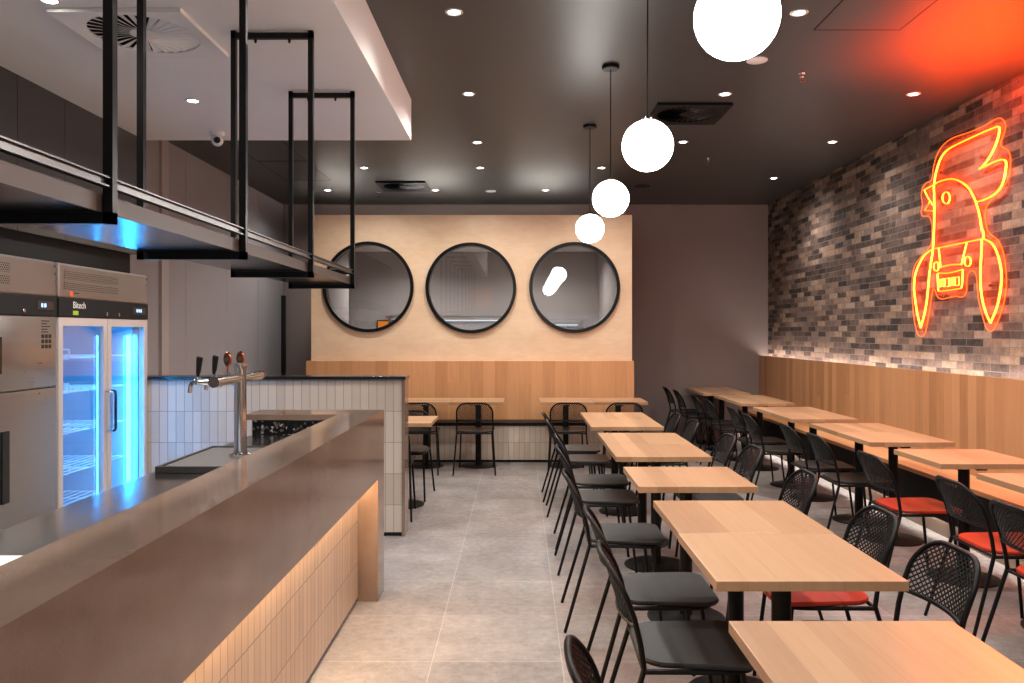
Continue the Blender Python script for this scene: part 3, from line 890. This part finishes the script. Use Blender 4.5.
for x, l in ((.5, 'black chair with its back to us at the tiled bench, below the right-hand mirror'), (1.1, 'black chair with its back to us at the tiled bench, near the grey wall'),
             (-.51, 'black chair with its back to us at the tiled bench, alone across the aisle'), (-1.12, 'black chair at the tiled bench, half hidden by the pale half wall')):
    place_chair(x + 3 * 8.78 / F, 8.78, PI / 2, l, GD)
place_chair(-1.09, 6.68, PI / 2, 'black chair just behind the half wall, on the near side of its table', None)
place_chair(-1.04, 7.445, -PI / 2, 'black chair facing us on the far side of the table behind the half wall', None)

# ------------------------------------------------------------------ pendants
for i, (D, x, lab) in enumerate(((2.37, .645, 'largest white globe pendant, nearest and cut by the top edge'), (3.93, .632, 'white globe pendant second from the camera, over the middle row'),
                            (5.48, .628, 'white globe pendant third from the camera'), (7.05, .625, 'smallest white globe pendant, farthest, in front of the right mirror'))):
    z = 2.457 if i == 0 else 2.44; p = empty('globe_pendant', (x, D, CZ))
    MB().lathe([(.06, -.001), (.06, -.022), (.055, -.026), (0, -.026)], seg=28).build('canopy', M['black'], p, True)
    MB().tube([(0, 0, -.02), (0, 0, z - CZ + .125)], .0035, 8).build('cord', M['black'], p)
    MB().lathe([(0, z - CZ + .15), (.012, z - CZ + .15), (.034, z - CZ + .132), (.036, z - CZ + .118), (0, z - CZ + .118)], seg=24).build('cap', M['chrome'], p, True)
    g = MB(); prof = [(.125 * math.sin(PI * k / 28), z - CZ + .125 * math.cos(PI * k / 28)) for k in range(29)]
    g.lathe(prof, seg=48); g.build('globe', M['globe'], p, True)
    tag(p, lab, 'pendant lamp', 'white globe pendants')

# ------------------------------------------------------------------ downlights
def make_down():
    d = empty('downlight')
    MB().lathe([(.032, -.001), (.034, -.004), (.048, -.005), (.052, -.001)], seg=28).build('trim_ring', M['plastic_white'], d, True)
    MB().lathe([(.034, -.002), (0, -.002)], seg=28).build('lens', M['lens'], d)
    return d
def spot(name, col, power, ang, blend, size):
    L = bpy.data.lights.new(name, 'SPOT'); L.energy = power; L.color = col; L.spot_size = R(ang); L.spot_blend = blend; L.shadow_soft_size = size
    return L
LM = spot('downlight_beam', (1, .95, .9), 70, 155, .9, .05)
LW = spot('wall_washer_beam', (1, .93, .87), 75, 100, .6, .05)
LB = spot('bulkhead_beam', (1, .94, .88), 135, 115, .7, .05)
LK = spot('kitchen_beam', (1, .97, .94), 190, 160, .6, .05)
proto_d = make_down(); used_d = False
def down(x, y, z, label, L, lamp_only=False, tilt=0):
    global used_d
    o = copy_tree(proto_d) if used_d else proto_d
    used_d = True
    o.location = (x, y, z)
    tag(o, label, 'downlight', 'recessed ceiling downlights')
    l = bpy.data.objects.new('beam', L); COL.objects.link(l); l.parent = o; l.location = (0, 0, -.02)
    l.rotation_euler = (0, R(tilt), 0)
DL = [(-.37, 4.56, 'round white downlight near the top edge beside the bulkhead'), (-.385, 6.12, 'round white downlight in dark ceiling, second beyond the bulkhead edge'),
      (-.40, 7.68, 'round white downlight in dark ceiling, third along the aisle line'), (-.43, 8.86, 'round white downlight in dark ceiling, fourth along the aisle line'),
      (-1.07, 10.25, 'small far downlight in the last row, above the left part of the plywood wall'), (.34, 10.25, 'small far downlight in the last row, left of the globes'),
      (-1.715, 8.86, 'downlight between the two far frames of the hanging shelf'), (-2.45, 10.25, 'small far downlight seen through the hanging shelf frames'),
      (1.60, 4.57, 'bright downlight right beside the nearest globe pendant'), (1.577, 6.125, 'downlight beside the black ceiling diffuser, right of the second globe'),
      (1.57, 7.66, 'downlight right behind the second globe pendant'), (.914, 8.86, 'downlight just above the third globe pendant')]
for x, y, l in DL: down(x, y, CZ, l, LM)
for x, y, l in ((3.02, 6.125, 'downlight in the orange-lit ceiling above the neon sign'), (3.0, 7.66, 'downlight by the brick wall, second from the right edge'), (3.01, 9.45, 'farthest downlight along the brick wall')):
    down(x, y, CZ, l, LW, tilt=-6)
down(-2.12, 5.2, BZ, 'downlight in the white bulkhead beside the security camera', LB)
down(-2.13, 3.63, BZ, 'downlight in the white bulkhead at the top left edge', LB)
for k, (x, y, z) in enumerate(((-2.13, 2.05, BZ), (-.37, 3.0, CZ), (1.6, 3.0, CZ), (3.0, 4.57, CZ), (3.0, 3.0, CZ), (-.3, 1.0, HZ), (1.6, 1.0, HZ), (-.3, -.8, HZ), (1.6, -.8, HZ))):
    down(x, y, z, 'ceiling downlight out of view behind the top of the frame', LM if z != BZ else LB)

for x, y in ((-1.6, 11.7), (.3, 11.7)):
    down(x, y, 2.84, 'downlight of the room behind the round windows, hidden from view', LK)
# ------------------------------------------------------------------ ceiling fittings
def diffuser(x, y, z, size, mat, bladem, label):
    d = empty('ceiling_diffuser', (x, y, z))
    h = size / 2; ro = size * .42; ri = size * .11
    # plate with round opening
    pl = MB(); n = 48
    vs = []; fs = []
    for k in range(n):
        a = 2 * PI * k / n
        c0, s0 = math.cos(a), math.sin(a); m = max(abs(c0), abs(s0))
        vs += [(ro * c0, ro * s0, -.014), (h * c0 / m, h * s0 / m, -.022), (h * c0 / m, h * s0 / m, -.0005), (ro * c0, ro * s0, -.0005)]
    for k in range(n):
        a = 4 * k; b2 = 4 * ((k + 1) % n)
        for q in range(4):
            q2 = (q + 1) % 4
            fs.append((a + q, a + q2, b2 + q2, b2 + q))
    pl.add(vs, fs).build('plate', mat, d)
    MB().lathe([(ro, -.001), (0, -.001)], seg=40).build('plenum', M['black_matt'], d)
    nb = 30; bl = MB()
    for k in range(nb):
        a = 2 * PI * k / nb; da = 2 * PI / nb * .72
        def q(r, aa, zz): return (r * math.cos(aa), r * math.sin(aa), zz)
        P8 = [q(ri, a, -.003), q(ro, a, -.003), q(ro, a + da, -.012), q(ri, a + da, -.012), q(ri, a, -.0015), q(ro, a, -.0015), q(ro, a + da, -.0105), q(ri, a + da, -.0105)]
        bl.add(P8, [(0, 1, 2, 3), (7, 6, 5, 4), (0, 4, 5, 1), (2, 6, 7, 3), (1, 5, 6, 2), (0, 3, 7, 4)])
    bl.build('swirl_vanes', bladem, d)
    MB().lathe([(ri, -.002), (ri, -.012), (0, -.013)], seg=30).build('hub', mat, d)
    tag(d, label, 'air diffuser', 'square swirl diffusers')
diffuser(-1.88, 4.02, BZ, .62, M['white_paint'], M['white_paint'], 'square white swirl air diffuser in the bulkhead over the bar')
diffuser(1.40, 6.65, CZ, .6, M['black'], M['black'], 'square black swirl air diffuser right of the second globe pendant')
diffuser(-1.43, 9.93, CZ, .6, M['black'], M['black'], 'square black swirl air diffuser far over the left mirror')
def hatch(x0, x1, y0, y1, label):
    d = empty('ceiling_hatch', ((x0 + x1) / 2, (y0 + y1) / 2, CZ))
    mb = MB(); g = .008
    for a in ((x0, x1, y0, y0 + g), (x0, x1, y1 - g, y1), (x0, x0 + g, y0 + g, y1 - g), (x1 - g, x1, y0 + g, y1 - g)):
        mb.box(a[0], a[1], a[2], a[3], CZ - .003, CZ - .0005)
    off(mb, d).build('frame', M['black_matt'], d)
    off(MB().box(x0 + g, x1 - g, y0 + g, y1 - g, CZ - .002, CZ - .0005), d).build('panel', M['ceiling'], d)
    tag(d, label, 'access hatch', 'flush ceiling access hatches')
hatch(1.775, 2.3, 4.25, 4.83, 'flush access hatch in the ceiling at the top right, half lit orange')
hatch(-2.79, -2.25, 8.52, 9.59, 'flush dark ceiling hatch at the far left, farther of two')
hatch(-2.79, -2.25, 7.2, 8.48, 'flush dark ceiling hatch at the far left, nearer of two')
def disc(x, y, r, name, label, cat, mat):
    o = MB().lathe([(r, -.0005), (r, -.006), (r * .9, -.010), (0, -.011)], seg=32).build(name, mat, None, True)
    o.location = (x, y, CZ); tag(o, label, cat); return o
disc(1.595, 5.36, .07, 'ceiling_speaker', 'flat white round cover in the ceiling right of the nearest globe', 'ceiling cover', M['plastic_white'])
disc(-.365, 10.3, .068, 'ceiling_speaker', 'flat pale round cover in the far ceiling above the middle mirror', 'ceiling cover', M['plastic_white'])
disc(1.53, 9.96, .1, 'ceiling_speaker', 'dark round cover in the far ceiling right of the globes', 'ceiling cover', M['black_matt'])
for x, y, l in ((1.99, 5.63, 'small sprinkler head hanging from the ceiling near the orange glow'), (1.98, 8.37, 'small sprinkler head in the dark ceiling right of the globes'), (-1.82, 10.4, 'tiny sprinkler head at the far left of the ceiling')):
    s2 = empty('ceiling_sprinkler', (x, y, CZ))
    MB().lathe([(.03, .0), (.03, -.006), (.012, -.010), (.012, -.03), (.006, -.034), (.006, -.05), (0, -.05)], seg=20).build('body', M['chrome'], s2, True)
    MB().lathe([(0, -.062), (.018, -.062), (.018, -.059), (.004, -.057), (.004, -.048), (0, -.048)], seg=20).build('deflector', M['copper'], s2, True)
    tag(s2, l, 'sprinkler', 'ceiling sprinklers')
cm = empty('ceiling_camera', (-2.27, 6.02, BZ))
MB().lathe([(.052, .0), (.052, -.02), (.046, -.028), (0, -.03)], seg=28).build('base', M['plastic_white'], cm, True)
MB().lathe([(.043 * math.sin(PI * k / 16), -.062 + .043 * math.cos(PI * k / 16)) for k in range(17)], seg=28).build('eyeball', M['plastic_white'], cm, True)
lens = MB().lathe([(.024, -.031), (.024, -.042), (0, -.044)], (.012, 0, -.066), 20, 'y'); lens.build('lens', M['black_gloss'], cm, True)
tag(cm, 'white dome security camera under the edge of the white bulkhead', 'security camera')

# ------------------------------------------------------------------ neon sign
NX = 3.518
def npt(px, py, dx=0.0):
    D = NX * F / (px - VX)
    return Vector((NX - dx, D, EYE + (VY - py) * D / F))
S1 = 5.69
def top(x, y): return npt(900 + x / S1, 110 + y / S1)
def bot(x, y): return npt(900 + x / S1, 220 + y / S1)
def poc(x, y): return npt(920 + x / 9.757, 240 + y / 9.757)
sg = empty('neon_sign', (NX, 6.15, 2.2))
def neon(name, paths, r, mat='neon'):
    mb = MB()
    for pts, closed, sm in paths:
        pts = smooth_path(pts, 5, closed) if sm else [Vector(p) for p in pts]
        mb.tube(pts, r, 8, closed)
    return off(mb, sg).build(name, M[mat], sg, True)
T = lambda L: [top(*p) for p in L]
Bt = lambda L: [bot(*p) for p in L]
neon('comb', [(T([(195, 480), (193, 440), (200, 380), (215, 320), (235, 270), (265, 232), (310, 203), (400, 160), (500, 115), (552, 95)]), False, True),
              (T([(552, 95), (566, 103), (560, 150), (540, 210), (512, 265), (480, 310), (452, 335)]), False, True),
              (T([(452, 335), (500, 312), (555, 288), (588, 283), (604, 300), (600, 350), (590, 400), (570, 445), (530, 485), (480, 510), (440, 522)]), False, True)], .0075)
neon('head', [(T([(138, 455), (188, 428), (230, 405), (290, 392), (345, 408), (390, 445), (422, 500), (440, 550), (455, 610), (465, 683)]) + Bt([(472, 60), (476, 108)]), False, True)], .0075)
neon('beak', [(T([(138, 455), (160, 500), (186, 540)]), False, False), (T([(165, 527), (142, 572), (192, 575)]), False, False)], .006)
neon('eye', [(T([(263 + 21 * math.cos(a * PI / 8), 500 + 33 * math.sin(a * PI / 8)) for a in range(16)]), True, True)], .006)
neon('body', [(T([(194, 480), (195, 580), (194, 660)]) + Bt([(194, 40), (190, 120), (185, 190)]), False, True)], .0075)
neon('wing', [(Bt([(185, 190), (175, 250), (165, 330), (155, 440), (140, 530), (118, 612)]), False, True),
              (Bt([(118, 612), (100, 540), (86, 450), (80, 390), (85, 320), (105, 260), (140, 200), (188, 165)]), False, True)], .0075)
neon('wing', [(Bt([(466, 108), (462, 200), (458, 300), (459, 380), (470, 460), (490, 530), (515, 585)]), False, True),
              (Bt([(515, 585), (550, 500), (570, 410), (578, 320), (570, 250), (550, 180), (520, 132), (474, 106)]), False, True)], .0075)
neon('waist', [(Bt([(188, 165), (250, 152), (350, 132), (474, 106)]), False, True)], .006)
neon('strap', [(Bt([(220, 160), (231, 268)]), False, False)], .0056)
neon('strap', [(Bt([(380, 128), (350, 252)]), False, False)], .0056)
neon('bib', [(Bt([(231, 270), (280, 256), (350, 252)]), False, True)], .0056)
neon('button', [(Bt([(206 + 14 * math.cos(a * PI / 8), 265 + 26 * math.sin(a * PI / 8)) for a in range(16)]), True, True)], .0056)
neon('button', [(Bt([(385 + 18 * math.cos(a * PI / 8), 236 + 28 * math.sin(a * PI / 8)) for a in range(16)]), True, True)], .0056)
neon('pocket', [([poc(*p) for p in fillet([(172, 400, 0), (172, 320, 0), (250, 326, 0), (320, 315, 0), (418, 285, 0), (414, 400, 0), (405, 470, 0), (300, 488, 0), (180, 503, 0), (172, 400, 0)], 14, 3) for p in [(p[0], p[1])]], False, False)], .0056)
def lt(u, v):
    x = 192 + 196 * u
    yb = 462 - 22 * u; yt = 382 - 24 * u
    return poc(x, yb + (yt - yb) * v)
letters = []
for k, chs in enumerate('momo'):
    u0 = k * .255; w = .215
    if chs == 'm':
        letters.append(([lt(u0, 0), lt(u0, 1), lt(u0 + w * .5, 1), lt(u0 + w * .5, .05)], False, False))
        letters.append(([lt(u0 + w * .5, 1), lt(u0 + w * .95, 1), lt(u0 + w, .9), lt(u0 + w, 0)], False, False))
    else:
        letters.append(([lt(u0 + w * .2, 0), lt(u0 + w * .05, .15), lt(u0 + w * .05, .85), lt(u0 + w * .2, 1), lt(u0 + w * .8, 1), lt(u0 + w * .95, .85), lt(u0 + w * .95, .15), lt(u0 + w * .8, 0)], True, False))
neon('lettering', letters, .004)
OUT = T([(180, 640), (165, 606), (130, 604), (121, 580), (128, 540), (122, 490), (128, 445), (150, 415), (180, 397), (190, 330), (205, 270), (230, 220), (265, 182), (310, 155), (400, 125), (480, 90), (530, 60), (565, 46), (590, 60), (600, 92), (590, 140), (573, 185), (580, 210), (612, 227), (628, 270), (625, 340), (610, 400), (580, 450), (540, 490), (502, 530), (486, 570), (485, 620), (498, 683)])
OUT += Bt([(520, 85), (560, 120), (588, 190), (602, 280), (605, 370), (595, 450), (570, 540), (535, 618), (512, 632), (490, 610), (465, 530), (445, 440), (440, 370), (432, 310), (410, 288), (388, 305), (380, 350), (378, 405), (355, 438), (310, 434), (240, 450), (213, 435), (200, 402), (188, 396), (175, 470), (160, 560), (143, 642), (120, 662), (98, 640), (80, 560), (70, 440), (70, 330), (85, 260), (120, 210), (162, 165), (180, 120), (183, 50)])
neon('outline', [(OUT, True, True)], .003, 'edge_glow')
# acrylic backing with painted orange glow, cut to the outline
op = smooth_path(OUT, 3, True)
bk = MB(); n = len(op)
vs = [(p.x + .012, p.y, p.z) for p in op] + [(p.x + .016, p.y, p.z) for p in op]
bk.add(vs, [tuple(range(n)), tuple(range(2 * n - 1, n - 1, -1))] + [(i, (i + 1) % n, n + (i + 1) % n, n + i) for i in range(n)])
off(bk, sg).build('acrylic_backing', M['acrylic'], sg)
for p in (top(237, 358), top(468, 272), bot(113, 413), bot(517, 372)):
    mb = MB().lathe([(0, -.012), (.011, -.012), (.011, .0), (.006, .0), (.006, .0315)], (p.x, p.y, p.z), 14, 'x')
    off(mb, sg).build('standoff', M['copper'], sg, True)
L = bpy.data.lights.new('added_orange_uplight', 'SPOT'); L.energy = 2100; L.color = (1, .055, .001); L.spot_size = R(120); L.spot_blend = 1.0; L.shadow_soft_size = .25  # added spot, free of the tubes, to turn the ceiling orange
lo = bpy.data.objects.new('added_orange_uplight', L); COL.objects.link(lo); lo.parent = sg
lo.location = (2.9 - NX, 4.9 - 6.15, 2.45 - 2.2); lo.rotation_euler = (PI, R(8), 0)
L2 = bpy.data.lights.new('added_orange_spot', 'SPOT'); L2.energy = 150; L2.color = (1, .085, .004); L2.spot_size = R(95); L2.spot_blend = .8; L2.shadow_soft_size = .2  # second added spot, throws extra orange onto tables and seats
lo = bpy.data.objects.new('added_orange_spot', L2); COL.objects.link(lo); lo.parent = sg
lo.location = (3.3 - NX, 5.3 - 6.15, 2.3 - 2.2)
lo.rotation_euler = Vector((-.75, -.95, -1.5)).to_track_quat('-Z', 'Y').to_euler()
tag(sg, 'glowing orange neon rooster emblem on the brick wall', 'neon sign')

# ------------------------------------------------------------------ poster by the entrance (seen in the left mirror)
po = MB().box(-1.5, -.75, BKY, BKY + .012, 2.2, 2.7).build('wall_picture', M['orange_card'])
tag(po, 'orange poster by the entrance behind the camera, above the shop front', 'poster')

# ------------------------------------------------------------------ world, camera, colour
w = bpy.data.worlds.new('World'); scene.world = w; w.use_nodes = True
bg = w.node_tree.nodes['Background']; bg.inputs[0].default_value = (.7, .82, 1, 1); bg.inputs[1].default_value = .9
cam = bpy.data.cameras.new('Camera'); cam.lens = 28.125; cam.sensor_width = 36; cam.sensor_fit = 'HORIZONTAL'
cam.shift_x = -(VX - 512) / 1024; cam.shift_y = (VY - 341.5) / 1024
cam.clip_start = .05
co = bpy.data.objects.new('Camera', cam); COL.objects.link(co)
co.location = (0, 0, EYE); co.rotation_euler = (PI / 2, 0, 0)
scene.camera = co
vs = scene.view_settings
vs.view_transform = 'Standard'; vs.look = 'None'; vs.gamma = 1; vs.exposure = -0.3; vs.use_curve_mapping = False
